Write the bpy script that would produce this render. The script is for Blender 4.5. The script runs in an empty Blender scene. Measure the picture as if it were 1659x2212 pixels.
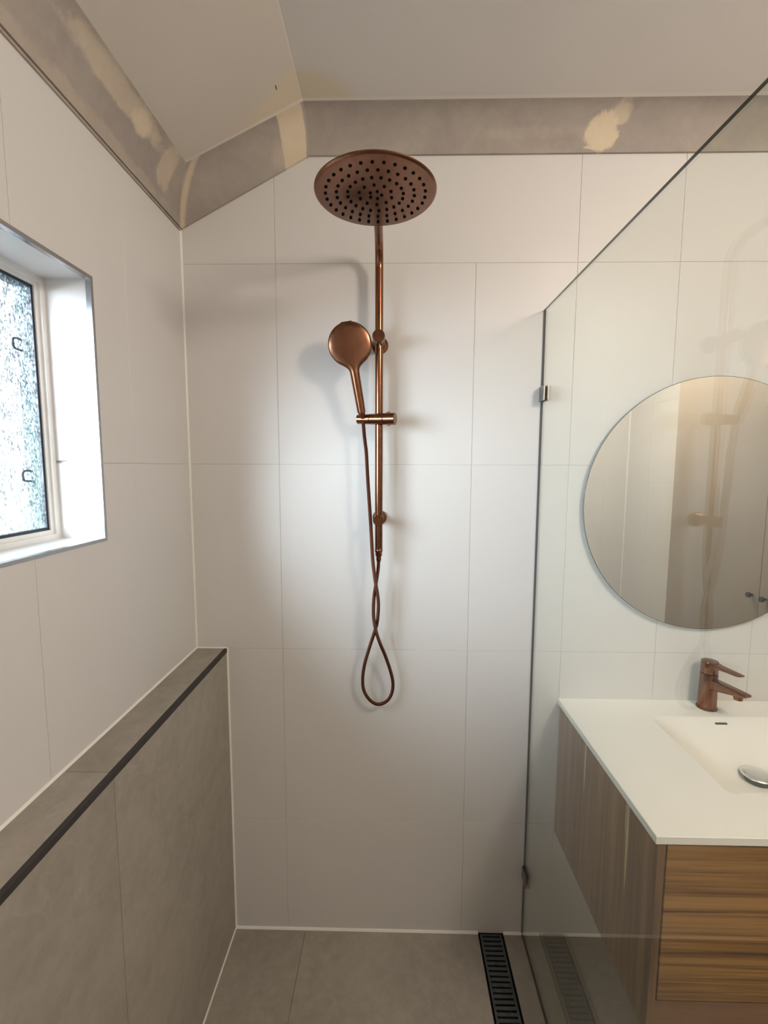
import bpy, bmesh, math, random
from mathutils import Vector, Matrix
random.seed(7)
PI = math.pi
scene = bpy.context.scene
COL = scene.collection

# ------------------------------------------------------------------ camera
CAM_Z = 1.611
def set_camera():
    f, yaw, pitch, roll = 976.298, -0.0190844, 0.0995833, 0.00325581
    cy, sy, cp, sp = math.cos(yaw), math.sin(yaw), math.cos(pitch), math.sin(pitch)
    fw = Vector((sy*cp, cy*cp, -sp)); r = Vector((cy, -sy, 0)); u = r.cross(fw)
    cr, sr = math.cos(roll), math.sin(roll)
    R_, U_ = cr*r + sr*u, -sr*r + cr*u
    cam = bpy.data.cameras.new('camera'); o = bpy.data.objects.new('camera', cam); COL.objects.link(o)
    cam.sensor_fit = 'HORIZONTAL'; cam.sensor_width = 36.0; cam.lens = 36.0*f/1659.0
    cam.clip_start = 0.01
    m = Matrix(((R_.x, U_.x, -fw.x, 0.642957), (R_.y, U_.y, -fw.y, -1.425330), (R_.z, U_.z, -fw.z, CAM_Z), (0, 0, 0, 1)))
    o.matrix_world = m
    scene.camera = o
set_camera()

# ------------------------------------------------------------------ world, daylight, exposure
SKY = 2.6
SUN = 19.0
LAMP = 22.5
LAMP_COL = (1.0, 0.875, 0.75)
world = bpy.data.worlds.new('overcast_sky'); scene.world = world; world.use_nodes = True
bg = world.node_tree.nodes['Background']
bg.inputs['Color'].default_value = (0.86, 0.92, 1.0, 1); bg.inputs['Strength'].default_value = SKY
scene.view_settings.view_transform = 'Standard'
scene.view_settings.look = 'None'
scene.view_settings.exposure = 1.0
scene.view_settings.gamma = 1.0
scene.view_settings.use_curve_mapping = False
scene.cycles.use_denoising = True
scene.cycles.max_bounces = 14; scene.cycles.diffuse_bounces = 9; scene.cycles.glossy_bounces = 6
scene.cycles.transmission_bounces = 8; scene.cycles.transparent_max_bounces = 16
scene.cycles.caustics_reflective = False; scene.cycles.caustics_refractive = False
scene.cycles.sample_clamp_indirect = 6.0

# room numbers (metres; back wall is y = 0, left wall x = 0, floor z = 0)
XR, YR = 2.65, -2.53
ZC = 2.605; XCREASE = 0.393; ZC0 = 2.420
LEDGE_X, LEDGE_Z = 0.1005, 1.016
WY0, WY1, WZ0, WZ1 = -0.432, -1.33, 1.446, 2.010
def zceil(x): return ZC if x >= XCREASE else ZC0 + (ZC-ZC0)*x/XCREASE

# low hazy sun coming in through the window
sun = bpy.data.lights.new('hazy_sun', 'SUN'); sun.energy = SUN; sun.angle = math.radians(51); sun.color = (0.83, 0.90, 1.0)
so = bpy.data.objects.new('hazy_sun', sun); COL.objects.link(so)
so.rotation_euler = Vector((0.78, 0.80, -0.30)).to_track_quat('-Z', 'Y').to_euler()

portal = bpy.data.lights.new('window_portal', 'AREA'); portal.shape = 'RECTANGLE'
portal.size = abs(WY1-WY0); portal.size_y = WZ1-WZ0
portal.cycles.is_portal = True
po = bpy.data.objects.new('window_portal', portal); COL.objects.link(po)
po.location = (-0.20, (WY0+WY1)/2, (WZ0+WZ1)/2); po.rotation_euler = (0, -PI/2, 0)

# ------------------------------------------------------------------ materials
MATS = {}
def new_mat(name):
    m = bpy.data.materials.new(name); m.use_nodes = True
    nt = m.node_tree; MATS[name] = m
    return m, nt, nt.nodes['Principled BSDF']
def setp(b, **k):
    names = dict(color='Base Color', rough='Roughness', metal='Metallic', spec='Specular IOR Level', ior='IOR', coat='Coat Weight', coat_r='Coat Roughness')
    for a, v in k.items():
        b.inputs[names[a]].default_value = (*v, 1) if a == 'color' else v
class NT:
    def __init__(s, nt): s.nt = nt
    def n(s, t, **k):
        x = s.nt.nodes.new(t)
        for a, v in k.items(): setattr(x, a, v)
        return x
    def l(s, a, b): s.nt.links.new(a, b)
    def coords(s, scale=(1, 1, 1), kind='Object', loc=(0, 0, 0), world=False):
        mp = s.n('ShaderNodeMapping'); mp.inputs['Scale'].default_value = scale; mp.inputs['Location'].default_value = loc
        if world:
            g = s.n('ShaderNodeNewGeometry'); s.l(g.outputs['Position'], mp.inputs['Vector'])
        else:
            tc = s.n('ShaderNodeTexCoord'); s.l(tc.outputs[kind], mp.inputs['Vector'])
        return mp.outputs['Vector']
    def noise(s, vec, scale, detail=4, rough=0.55, dist=0.0):
        x = s.n('ShaderNodeTexNoise'); x.inputs['Scale'].default_value = scale; x.inputs['Detail'].default_value = detail
        x.inputs['Roughness'].default_value = rough; x.inputs['Distortion'].default_value = dist
        s.l(vec, x.inputs['Vector']); return x.outputs['Fac']
    def ramp(s, fac, stops, interp='LINEAR'):
        x = s.n('ShaderNodeValToRGB'); cr = x.color_ramp; cr.interpolation = interp
        while len(cr.elements) < len(stops): cr.elements.new(0.5)
        for e, (p, c) in zip(cr.elements, stops):
            e.position = p; e.color = (*c, 1) if len(c) == 3 else c
        s.l(fac, x.inputs['Fac']); return x.outputs['Color']
    def math(s, op, a, b=None, c=None, clamp=False):
        x = s.n('ShaderNodeMath', operation=op); x.use_clamp = clamp
        for i, v in enumerate((a, b, c)):
            if v is None: continue
            if isinstance(v, (int, float)): x.inputs[i].default_value = v
            else: s.l(v, x.inputs[i])
        return x.outputs[0]
    def mix(s, fac, a, b, mode='MIX'):
        x = s.n('ShaderNodeMix', data_type='RGBA', blend_type=mode)
        for i, v in ((0, fac), (6, a), (7, b)):
            if isinstance(v, (int, float)): x.inputs[i].default_value = v
            elif isinstance(v, tuple): x.inputs[i].default_value = (*v, 1)
            else: s.l(v, x.inputs[i])
        return x.outputs[2]
    def bump(s, h, strength, dist, bsdf):
        x = s.n('ShaderNodeBump'); x.inputs['Strength'].default_value = strength; x.inputs['Distance'].default_value = dist
        s.l(h, x.inputs['Height']); s.l(x.outputs['Normal'], bsdf.inputs['Normal']); return x
    def sep(s, vec):
        x = s.n('ShaderNodeSeparateXYZ'); s.l(vec, x.inputs[0]); return x.outputs
    def blob(s, pos, c, r, wob=None, wamp=0.0, edge=0.35):
        """soft ellipsoid mask (1 inside) round world point c, radii r, edge broken up by wob"""
        d2 = None
        for i in range(3):
            if r[i] is None: continue
            q = s.math('MULTIPLY', s.math('SUBTRACT', pos[i], c[i]), 1.0/r[i])
            q = s.math('MULTIPLY', q, q)
            d2 = q if d2 is None else s.math('ADD', d2, q)
        if wob is not None: d2 = s.math('ADD', d2, s.math('MULTIPLY', s.math('SUBTRACT', wob, 0.5), wamp))
        x = s.n('ShaderNodeMapRange'); x.interpolation_type = 'SMOOTHSTEP'
        x.inputs['From Min'].default_value = 1.0 + edge; x.inputs['From Max'].default_value = 1.0 - edge
        s.l(d2, x.inputs['Value']); return x.outputs[0]

def m_simple(name, color, rough=0.5, metal=0.0, spec=0.5, nscale=0, namp=0.0, bump=0.0):
    m, nt, b = new_mat(name); setp(b, color=color, rough=rough, metal=metal, spec=spec)
    if nscale:
        T = NT(nt); f = T.noise(T.coords(world=True), nscale, 4)
        lo = tuple(c*(1-namp) for c in color); hi = tuple(min(1, c*(1+namp)) for c in color)
        T.l(T.ramp(f, [(0.3, lo), (0.7, hi)]), b.inputs['Base Color'])
        if bump: T.bump(f, bump, 0.002, b)
    return m
m_tile = m_simple('white_satin_tile', (0.70, 0.69, 0.68), 0.42, nscale=2.2, namp=0.012)
m_grout = m_simple('pale_grout', (0.635, 0.622, 0.605), 0.9, nscale=60, namp=0.08)
m_grout_stone = m_simple('brown_grey_grout', (0.17, 0.145, 0.12), 0.9, nscale=60, namp=0.1)
m_seal = m_simple('white_sealant', (0.86, 0.84, 0.80), 0.45, nscale=25, namp=0.02)
m_plain = m_simple('painted_plaster', (0.74, 0.70, 0.65), 0.8, nscale=4, namp=0.02)
m_alu = m_simple('white_powdercoat', (0.80, 0.79, 0.77), 0.35, nscale=30, namp=0.02)
m_cap = m_simple('bright_chrome', (0.88, 0.88, 0.88), 0.3, metal=1.0, nscale=40, namp=0.03)
m_chrome = m_simple('satin_chrome', (0.42, 0.41, 0.42), 0.25, metal=1.0, nscale=40, namp=0.04)
m_nickel = m_simple('brushed_nickel', (0.34, 0.31, 0.29), 0.32, metal=1.0, nscale=80, namp=0.08)
m_dark = m_simple('dark_trim_metal', (0.050, 0.044, 0.044), 0.6, metal=0.0, spec=0.25, nscale=30, namp=0.10)
m_gun = m_simple('gunmetal', (0.13, 0.145, 0.15), 0.45, metal=0.75, nscale=60, namp=0.12)
m_black = m_simple('black_rubber', (0.004, 0.004, 0.0045), 0.8, spec=0.1, nscale=90, namp=0.2)
m_void = m_simple('channel_black', (0.006, 0.007, 0.008), 0.8, nscale=90, namp=0.2)
m_counter = m_simple('white_stone_resin', (0.95, 0.92, 0.87), 0.33, nscale=3, namp=0.01)
m_jamb = m_simple('grey_green_jamb', (0.16, 0.21, 0.215), 0.6, nscale=6, namp=0.1)
m_seal_dark = m_simple('navy_black_gasket', (0.010, 0.016, 0.030), 0.4, nscale=50, namp=0.2)
m_cab = m_simple('beige_laminate', (0.36, 0.31, 0.265), 0.5, nscale=3, namp=0.03)
m_conc = m_simple('outdoor_paving', (0.45, 0.44, 0.42), 0.9, nscale=3, namp=0.12)
m_render = m_simple('outside_render', (0.55, 0.54, 0.52), 0.9, nscale=5, namp=0.06)

def bronze(name, color, rough, ribs=False):
    m, nt, b = new_mat(name); setp(b, color=color, rough=rough, metal=1.0); T = NT(nt)
    f = T.noise(T.coords(), 55, 3)
    lo = tuple(c*0.88 for c in color); hi = tuple(c*1.10 for c in color)
    T.l(T.ramp(f, [(0.3, lo), (0.7, hi)]), b.inputs['Base Color'])
    if ribs:
        uv = T.sep(T.coords((1, 1, 1), 'UV'))
        w = T.math('SINE', T.math('MULTIPLY', uv[1], 2*PI*420))
        T.bump(w, 0.5, 0.0006, b)
    return m
m_bronze = bronze('brushed_bronze', (0.225, 0.100, 0.056), 0.21)
m_bronze_soft = bronze('satin_bronze', (0.200, 0.094, 0.056), 0.27)
m_hose = bronze('ribbed_bronze_hose', (0.125, 0.048, 0.029), 0.30, True)

def make_stone():
    m, nt, b = new_mat('grey_beige_stone_tile'); T = NT(nt); setp(b, rough=0.55, spec=0.35)
    v = T.coords(world=True)
    big = T.noise(v, 2.6, 7, 0.6, 0.6); fine = T.noise(v, 26, 6, 0.65)
    oi = T.n('ShaderNodeObjectInfo')
    c = T.ramp(big, [(0.25, (0.285, 0.255, 0.215)), (0.5, (0.37, 0.335, 0.29)), (0.75, (0.44, 0.405, 0.35))])
    c = T.mix(0.35, c, T.ramp(fine, [(0.3, (0.28, 0.25, 0.215)), (0.7, (0.47, 0.435, 0.38))]))
    vein = T.noise(v, 3.3, 5, 0.5, 1.6)
    vm = T.math('ABSOLUTE', T.math('SUBTRACT', vein, 0.5))
    vm = T.ramp(vm, [(0.0, (1, 1, 1)), (0.012, (0, 0, 0))])
    c = T.mix(T.math('MULTIPLY', vm, 0.16), c, (0.50, 0.46, 0.40))
    br = T.math('ADD', T.math('MULTIPLY', oi.outputs['Random'], 0.10), 0.95)
    sc_ = T.n('ShaderNodeVectorMath', operation='SCALE'); T.l(c, sc_.inputs[0]); T.l(br, sc_.inputs['Scale'])
    T.l(sc_.outputs[0], b.inputs['Base Color'])
    h = T.math('ADD', big, T.math('MULTIPLY', fine, 0.35))
    T.bump(h, 0.25, 0.006, b)
    return m
m_stone = make_stone()

def make_cove():
    m, nt, b = new_mat('paper_faced_cove_plaster'); T = NT(nt); setp(b, rough=0.85, spec=0.2)
    v = T.coords(world=True); pos = T.sep(v)
    n1 = T.noise(v, 5, 4, 0.55, 0.8); n2 = T.noise(v, 38, 5, 0.65)
    c = T.ramp(n1, [(0.32, (0.335, 0.295, 0.275)), (0.68, (0.415, 0.375, 0.330))])
    wob = T.noise(v, 17, 6, 0.72, 0.6)
    cream = (0.70, 0.60, 0.45)
    masks = []
    def add(c_, r, amp=0.8, edge=0.35, k=1.0): masks.append((T.blob(pos, c_, r, wob, amp*2.4, edge), k))
    add((0.352, -0.05, 2.56), (0.034, None, 0.16), 0.22, 0.15)        # butt joint by the crease
    add((0.31, -0.05, 2.505), (0.02, None, 0.03), 1.6, 0.8, 0.3)
    add((1.235, -0.045, 2.560), (0.047, None, 0.036), 1.0, 0.25)      # screw patch on the long run
    add((1.275, -0.065, 2.590), (0.03, None, 0.014), 1.2, 0.5, 0.7)
    add((1.22, -0.02, 2.532), (0.028, None, 0.006), 1.4, 0.4, 0.8)
    add((1.05, -0.05, 2.565), (0.16, None, 0.012), 2.6, 0.9, 0.12)
    add((0.07, -0.36, 2.43), (None, 0.17, 0.020), 1.2, 0.5, 0.55)      # streaks on the left run
    add((0.06, -0.27, 2.425), (None, 0.035, 0.020), 1.2, 0.5, 0.75)
    add((0.05, -0.135, 2.41), (None, 0.030, 0.05), 1.4, 0.5, 0.55)
    add((0.03, -0.40, 2.33), (None, 0.30, 0.022), 1.6, 0.6, 0.22)
    # filler at the mitre: near x = -y
    mit = T.math('ABSOLUTE', T.math('ADD', pos[0], pos[1]))
    mr = T.n('ShaderNodeMapRange'); mr.inputs['From Min'].default_value = 0.016; mr.inputs['From Max'].default_value = 0.006
    T.l(T.math('ADD', mit, T.math('MULTIPLY', T.math('SUBTRACT', wob, 0.5), 0.012)), mr.inputs['Value'])
    near = T.math('LESS_THAN', pos[0], 0.13)
    masks.append((T.math('MULTIPLY', mr.outputs[0], near), 0.85))
    for mk_, k in masks:
        c = T.mix(T.math('MULTIPLY', mk_, k), c, cream)
    c = T.mix(0.10, c, T.ramp(n2, [(0.3, (0.25, 0.23, 0.2)), (0.7, (0.6, 0.55, 0.5))]))
    T.l(c, b.inputs['Base Color']); T.bump(n2, 0.15, 0.002, b)
    return m
m_cove = make_cove()
def make_ceiling():
    m, nt, b = new_mat('raw_plasterboard'); T = NT(nt); setp(b, rough=0.85, spec=0.2)
    v = T.coords(world=True); pos = T.sep(v); wob = T.noise(v, 14, 5, 0.65)
    n1 = T.noise(v, 1.8, 4, 0.55)
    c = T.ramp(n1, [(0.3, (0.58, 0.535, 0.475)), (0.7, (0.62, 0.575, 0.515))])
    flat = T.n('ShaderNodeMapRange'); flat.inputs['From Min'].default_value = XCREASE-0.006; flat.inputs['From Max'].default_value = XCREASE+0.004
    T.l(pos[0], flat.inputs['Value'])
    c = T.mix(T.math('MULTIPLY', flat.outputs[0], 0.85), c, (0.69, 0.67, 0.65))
    c = T.mix(T.math('MULTIPLY', T.blob(pos, (0.40, -0.10, 2.6), (0.13, 0.085, None), wob, 1.2, 0.6), 0.75), c, (0.66, 0.58, 0.43))
    c = T.mix(T.math('MULTIPLY', T.blob(pos, (0.29, -0.11, 2.56), (0.10, 0.035, None), wob, 1.2, 0.6), 0.5), c, (0.66, 0.58, 0.45))
    # thin pale fillet where the cornice meets the ceiling, small pencil tick
    c = T.mix(T.math('MULTIPLY', T.blob(pos, (1.4, -0.094, 2.6), (1.4, 0.009, None), wob, 0.6, 0.4), 0.7), c, (0.76, 0.72, 0.65))
    c = T.mix(T.blob(pos, (0.338, -0.168, 2.58), (0.0018, 0.008, None), None, 0, 0.3), c, (0.14, 0.12, 0.10))
    T.l(c, b.inputs['Base Color']); T.bump(wob, 0.06, 0.002, b)
    return m
m_ceil = make_ceiling()

def wood(name, scale, stops, streaks=()):
    m, nt, b = new_mat(name); T = NT(nt); setp(b, rough=0.42, spec=0.4)
    v = T.coords(scale, world=True)
    g1 = T.noise(v, 1.0, 6, 0.6, 0.35); g2 = T.noise(v, 4.5, 4, 0.6, 0.2)
    g = T.math('ADD', T.math('MULTIPLY', g1, 0.72), T.math('MULTIPLY', g2, 0.28))
    c = T.ramp(g, stops)
    pos = T.sep(T.coords(world=True)); wob = T.noise(v, 0.8, 3)
    for cc, r, col, k in streaks:
        c = T.mix(T.math('MULTIPLY', T.blob(pos, cc, r, wob, 0.6, 0.5), k), c, col)
    T.l(c, b.inputs['Base Color']); T.bump(g2, 0.08, 0.001, b)
    return m
m_wood_side = wood('walnut_vertical_grain', (14, 34, 1.6), [(0.34, (0.085, 0.040, 0.018)), (0.46, (0.19, 0.098, 0.048)), (0.55, (0.255, 0.140, 0.072)), (0.68, (0.35, 0.21, 0.115))],
    [((1.19, -0.204, 0.775), (None, 0.0045, 0.085), (0.60, 0.46, 0.28), 0.9), ((1.19, -0.4385, 0.735), (None, 0.0045, 0.115), (0.62, 0.47, 0.27), 0.95),
     ((1.19, -0.432, 0.80), (None, 0.007, 0.05), (0.55, 0.40, 0.23), 0.6)])
m_wood_front = wood('walnut_horizontal_grain', (0.9, 10, 58), [(0.36, (0.075, 0.028, 0.008)), (0.44, (0.20, 0.088, 0.022)), (0.54, (0.37, 0.19, 0.052)), (0.72, (0.46, 0.26, 0.085))])
m_wood_rail = wood('reddish_walnut_rail', (1.6, 10, 30), [(0.3, (0.16, 0.075, 0.038)), (0.7, (0.30, 0.155, 0.085))])

def make_clear_glass():
    m = bpy.data.materials.new('clear_shower_glass'); m.use_nodes = True; MATS['glass'] = m
    nt = m.node_tree; nt.nodes.clear(); T = NT(nt)
    out = T.n('ShaderNodeOutputMaterial'); mixn = T.n('ShaderNodeMixShader')
    tr = T.n('ShaderNodeBsdfTransparent'); tr.inputs['Color'].default_value = (0.955, 0.978, 0.962, 1)
    gl = T.n('ShaderNodeBsdfGlossy'); gl.inputs['Roughness'].default_value = 0.0; gl.inputs['Color'].default_value = (1, 1, 1, 1)
    geo = T.n('ShaderNodeNewGeometry'); fr = T.n('ShaderNodeFresnel')
    T.l(T.math('ADD', T.math('MULTIPLY', geo.outputs['Backfacing'], 1/1.42-1.42), 1.42), fr.inputs['IOR'])
    T.l(fr.outputs[0], mixn.inputs[0]); T.l(tr.outputs[0], mixn.inputs[1]); T.l(gl.outputs[0], mixn.inputs[2])
    T.l(mixn.outputs[0], out.inputs['Surface'])
    return m
m_glass = make_clear_glass()
m_glass_edge = m_simple('glass_cut_edge', (0.055, 0.075, 0.065), 0.2, nscale=30, namp=0.15)
m_mirror = m_simple('silvered_glass', (0.90, 0.885, 0.82), 0.0, metal=1.0)
def make_rain_glass():
    m = bpy.data.materials.new('rain_textured_glass'); m.use_nodes = True; MATS['rain'] = m
    nt = m.node_tree; nt.nodes.clear(); T = NT(nt)
    out = T.n('ShaderNodeOutputMaterial')
    v = T.coords((1, 1.0, 0.55), world=True)
    n1 = T.noise(v, 300, 3, 0.6); n2 = T.noise(v, 60, 2, 0.5); n3 = T.noise(v, 5, 3, 0.5)
    spk = T.math('ADD', T.math('MULTIPLY', n1, 0.8), T.math('MULTIPLY', n2, 0.2))
    tr = T.n('ShaderNodeBsdfTransparent')
    col = T.ramp(spk, [(0.34, (0.10, 0.11, 0.12)), (0.45, (0.34, 0.36, 0.37)), (0.54, (0.82, 0.84, 0.85)), (0.6, (0.88, 0.90, 0.91))])
    col2 = T.mix(T.math('MULTIPLY', T.ramp(n3, [(0.45, (0, 0, 0)), (0.65, (1, 1, 1))]), 0.35), col, (0.62, 0.68, 0.64))
    T.l(col2, tr.inputs['Color'])
    gl = T.n('ShaderNodeBsdfGlossy'); gl.inputs['Roughness'].default_value = 0.15
    bp = T.n('ShaderNodeBump'); bp.inputs['Strength'].default_value = 0.6; bp.inputs['Distance'].default_value = 0.002
    T.l(spk, bp.inputs['Height']); T.l(bp.outputs[0], gl.inputs['Normal'])
    mx = T.n('ShaderNodeMixShader'); geo = T.n('ShaderNodeNewGeometry'); fr = T.n('ShaderNodeFresnel')
    T.l(T.math('ADD', T.math('MULTIPLY', geo.outputs['Backfacing'], 1/1.5-1.5), 1.5), fr.inputs['IOR']); T.l(fr.outputs[0], mx.inputs[0])
    T.l(tr.outputs[0], mx.inputs[1]); T.l(gl.outputs[0], mx.inputs[2]); T.l(mx.outputs[0], out.inputs['Surface'])
    return m
m_rain = make_rain_glass()
def make_emit(name, col, st):
    m = bpy.data.materials.new(name); m.use_nodes = True; nt = m.node_tree; nt.nodes.clear()
    e = nt.nodes.new('ShaderNodeEmission'); e.inputs[0].default_value = (*col, 1); e.inputs[1].default_value = st
    o = nt.nodes.new('ShaderNodeOutputMaterial'); nt.links.new(e.outputs[0], o.inputs[0]); return m

# ------------------------------------------------------------------ mesh helpers
def link(name, me, mat=None, parent=None, loc=(0, 0, 0)):
    o = bpy.data.objects.new(name, me); COL.objects.link(o); o.location = loc
    if mat is not None:
        if not me.materials: me.materials.append(mat)
    if parent is not None: o.parent = parent
    return o
def mesh(name, V, F, smooth=False):
    me = bpy.data.meshes.new(name); me.from_pydata([tuple(v) for v in V], [], F); me.validate()
    bm = bmesh.new(); bm.from_mesh(me); bmesh.ops.recalc_face_normals(bm, faces=bm.faces); bm.to_mesh(me); bm.free()
    if smooth:
        for p in me.polygons: p.use_smooth = True
    me.update(); return me
def obj(name, V, F, mat, parent=None, smooth=False, loc=(0, 0, 0)):
    return link(name, mesh(name, V, F, smooth), mat, parent, loc)
def autosmooth(o, ang=35):
    me = o.data; bm = bmesh.new(); bm.from_mesh(me)
    for f in bm.faces: f.smooth = True
    for e in bm.edges:
        e.smooth = not (len(e.link_faces) == 2 and e.calc_face_angle(0) > math.radians(ang))
    bm.to_mesh(me); bm.free(); return o
def tag(o, label, cat=None, group=None, kind=None):
    o['label'] = label
    if cat: o['category'] = cat
    if group: o['group'] = group
    if kind: o['kind'] = kind
    return o
def empty(name, loc=(0, 0, 0)):
    o = bpy.data.objects.new(name, None); COL.objects.link(o); o.location = loc; o.empty_display_size = 0.05; return o
def part(name, V, F, mat, root, smooth=False):
    """mesh given in world coordinates, stored relative to root's origin"""
    L = root_loc(root)
    return obj(name, [Vector(v)-L for v in V], F, mat, root, smooth)
def root_loc(r):
    L = Vector((0, 0, 0)); q = r
    while q is not None: L += q.location; q = q.parent
    return L
def boxvf(x0, x1, y0, y1, z0, z1):
    x0, x1 = sorted((x0, x1)); y0, y1 = sorted((y0, y1)); z0, z1 = sorted((z0, z1))
    V = [(x0, y0, z0), (x1, y0, z0), (x1, y1, z0), (x0, y1, z0), (x0, y0, z1), (x1, y0, z1), (x1, y1, z1), (x0, y1, z1)]
    return V, [(0, 3, 2, 1), (4, 5, 6, 7), (0, 1, 5, 4), (1, 2, 6, 5), (2, 3, 7, 6), (3, 0, 4, 7)]
def join(*vfs):
    V, F = [], []
    for v, f in vfs:
        k = len(V); V += list(v); F += [tuple(i+k for i in q) for q in f]
    return V, F
def bevel(o, w, seg=2):
    bm = bmesh.new(); bm.from_mesh(o.data)
    bmesh.ops.bevel(bm, geom=list(bm.edges), offset=w, segments=seg, affect='EDGES', profile=0.5)
    bm.to_mesh(o.data); bm.free(); return o
def frame_of(d):
    d = Vector(d).normalized(); a = Vector((0, 0, 1)) if abs(d.z) < 0.9 else Vector((1, 0, 0))
    u = a.cross(d).normalized(); return u, d.cross(u), d
def lathe(c, axis, prof, seg=40, u=None):
    """prof: list of (radius, distance along axis)"""
    c = Vector(c); a, b, d = frame_of(axis); V, F = [], []
    rings = []
    for r, h in prof:
        if r < 1e-6:
            rings.append([len(V)]); V.append(c + d*h)
        else:
            rings.append(list(range(len(V), len(V)+seg)))
            V += [c + d*h + (a*math.cos(2*PI*i/seg) + b*math.sin(2*PI*i/seg))*r for i in range(seg)]
    for A, B in zip(rings, rings[1:]):
        if len(A) == 1 and len(B) == 1: continue
        for i in range(seg):
            j = (i+1) % seg
            if len(A) == 1: F.append((A[0], B[i], B[j]))
            elif len(B) == 1: F.append((A[i], B[0], A[j]))
            else: F.append((A[i], B[i], B[j], A[j]))
    return V, F
def cyl(c0, c1, r0, r1=None, seg=32, ch=0.0008):
    c0, c1 = Vector(c0), Vector(c1); L = (c1-c0).length; r1 = r0 if r1 is None else r1
    return lathe(c0, c1-c0, [(0, 0), (r0-ch, 0), (r0, ch), (r1, L-ch), (r1-ch, L), (0, L)], seg)
def catmull(pts, n=8):
    P = [Vector(p) for p in pts]; P = [2*P[0]-P[1]] + P + [2*P[-1]-P[-2]]; out = []
    for i in range(1, len(P)-2):
        a, b, c, d = P[i-1:i+3]
        for k in range(n):
            t = k/n
            out.append(0.5*((2*b) + (c-a)*t + (2*a-5*b+4*c-d)*t*t + (3*b-a-3*c+d)*t**3))
    out.append(P[-2]); return out
def tube(name, pts, r, mat, root, seg=20, caps=True):
    P = [Vector(p) for p in pts]; L0 = root_loc(root) if root else Vector((0, 0, 0)); V, F = [], []
    t = (P[1]-P[0]).normalized(); u, v, _ = frame_of(t); dist = [0.0]
    for i, p in enumerate(P):
        if i: dist.append(dist[-1] + (p-P[i-1]).length)
        nt_ = (P[min(i+1, len(P)-1)] - P[max(i-1, 0)]).normalized()
        q = t.rotation_difference(nt_); u = q @ u; t = nt_; u = (u - t*u.dot(t)).normalized(); v = t.cross(u)
        rr = r(i/(len(P)-1)) if callable(r) else r
        V += [p - L0 + (u*math.cos(2*PI*k/seg) + v*math.sin(2*PI*k/seg))*rr for k in range(seg)]
    for i in range(len(P)-1):
        for k in range(seg):
            j = (k+1) % seg
            F.append((i*seg+k, i*seg+j, (i+1)*seg+j, (i+1)*seg+k))
    if caps:
        F.append(tuple(range(seg))[::-1]); F.append(tuple(range((len(P)-1)*seg, len(P)*seg)))
    me = mesh(name, V, F, True)
    uv = me.uv_layers.new(name='UVMap')
    for pl_ in me.polygons:
        for li in pl_.loop_indices:
            vi = me.loops[li].vertex_index
            uv.data[li].uv = ((vi % seg)/seg, dist[vi//seg])
    return link(name, me, mat, root)
def fillet(pts, rad, n=10):
    P = [Vector(p) for p in pts]; out = [P[0]]
    for i in range(1, len(P)-1):
        a, b, c = P[i-1:i+2]; d1 = (a-b).normalized(); d2 = (c-b).normalized()
        r = rad[i-1]; th = d1.angle(d2); k = r/math.tan(th/2)
        s, e = b+d1*k, b+d2*k; cen = b + (d1+d2).normalized()*(r/math.sin(th/2))
        for j in range(n+1):
            w = (s-cen).slerp(e-cen, j/n) if False else None
            tt = j/n; va, vb = (s-cen), (e-cen); om = va.angle(vb)
            out.append(cen + (va*math.sin((1-tt)*om) + vb*math.sin(tt*om))/math.sin(om))
    out.append(P[-1]); return out

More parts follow.
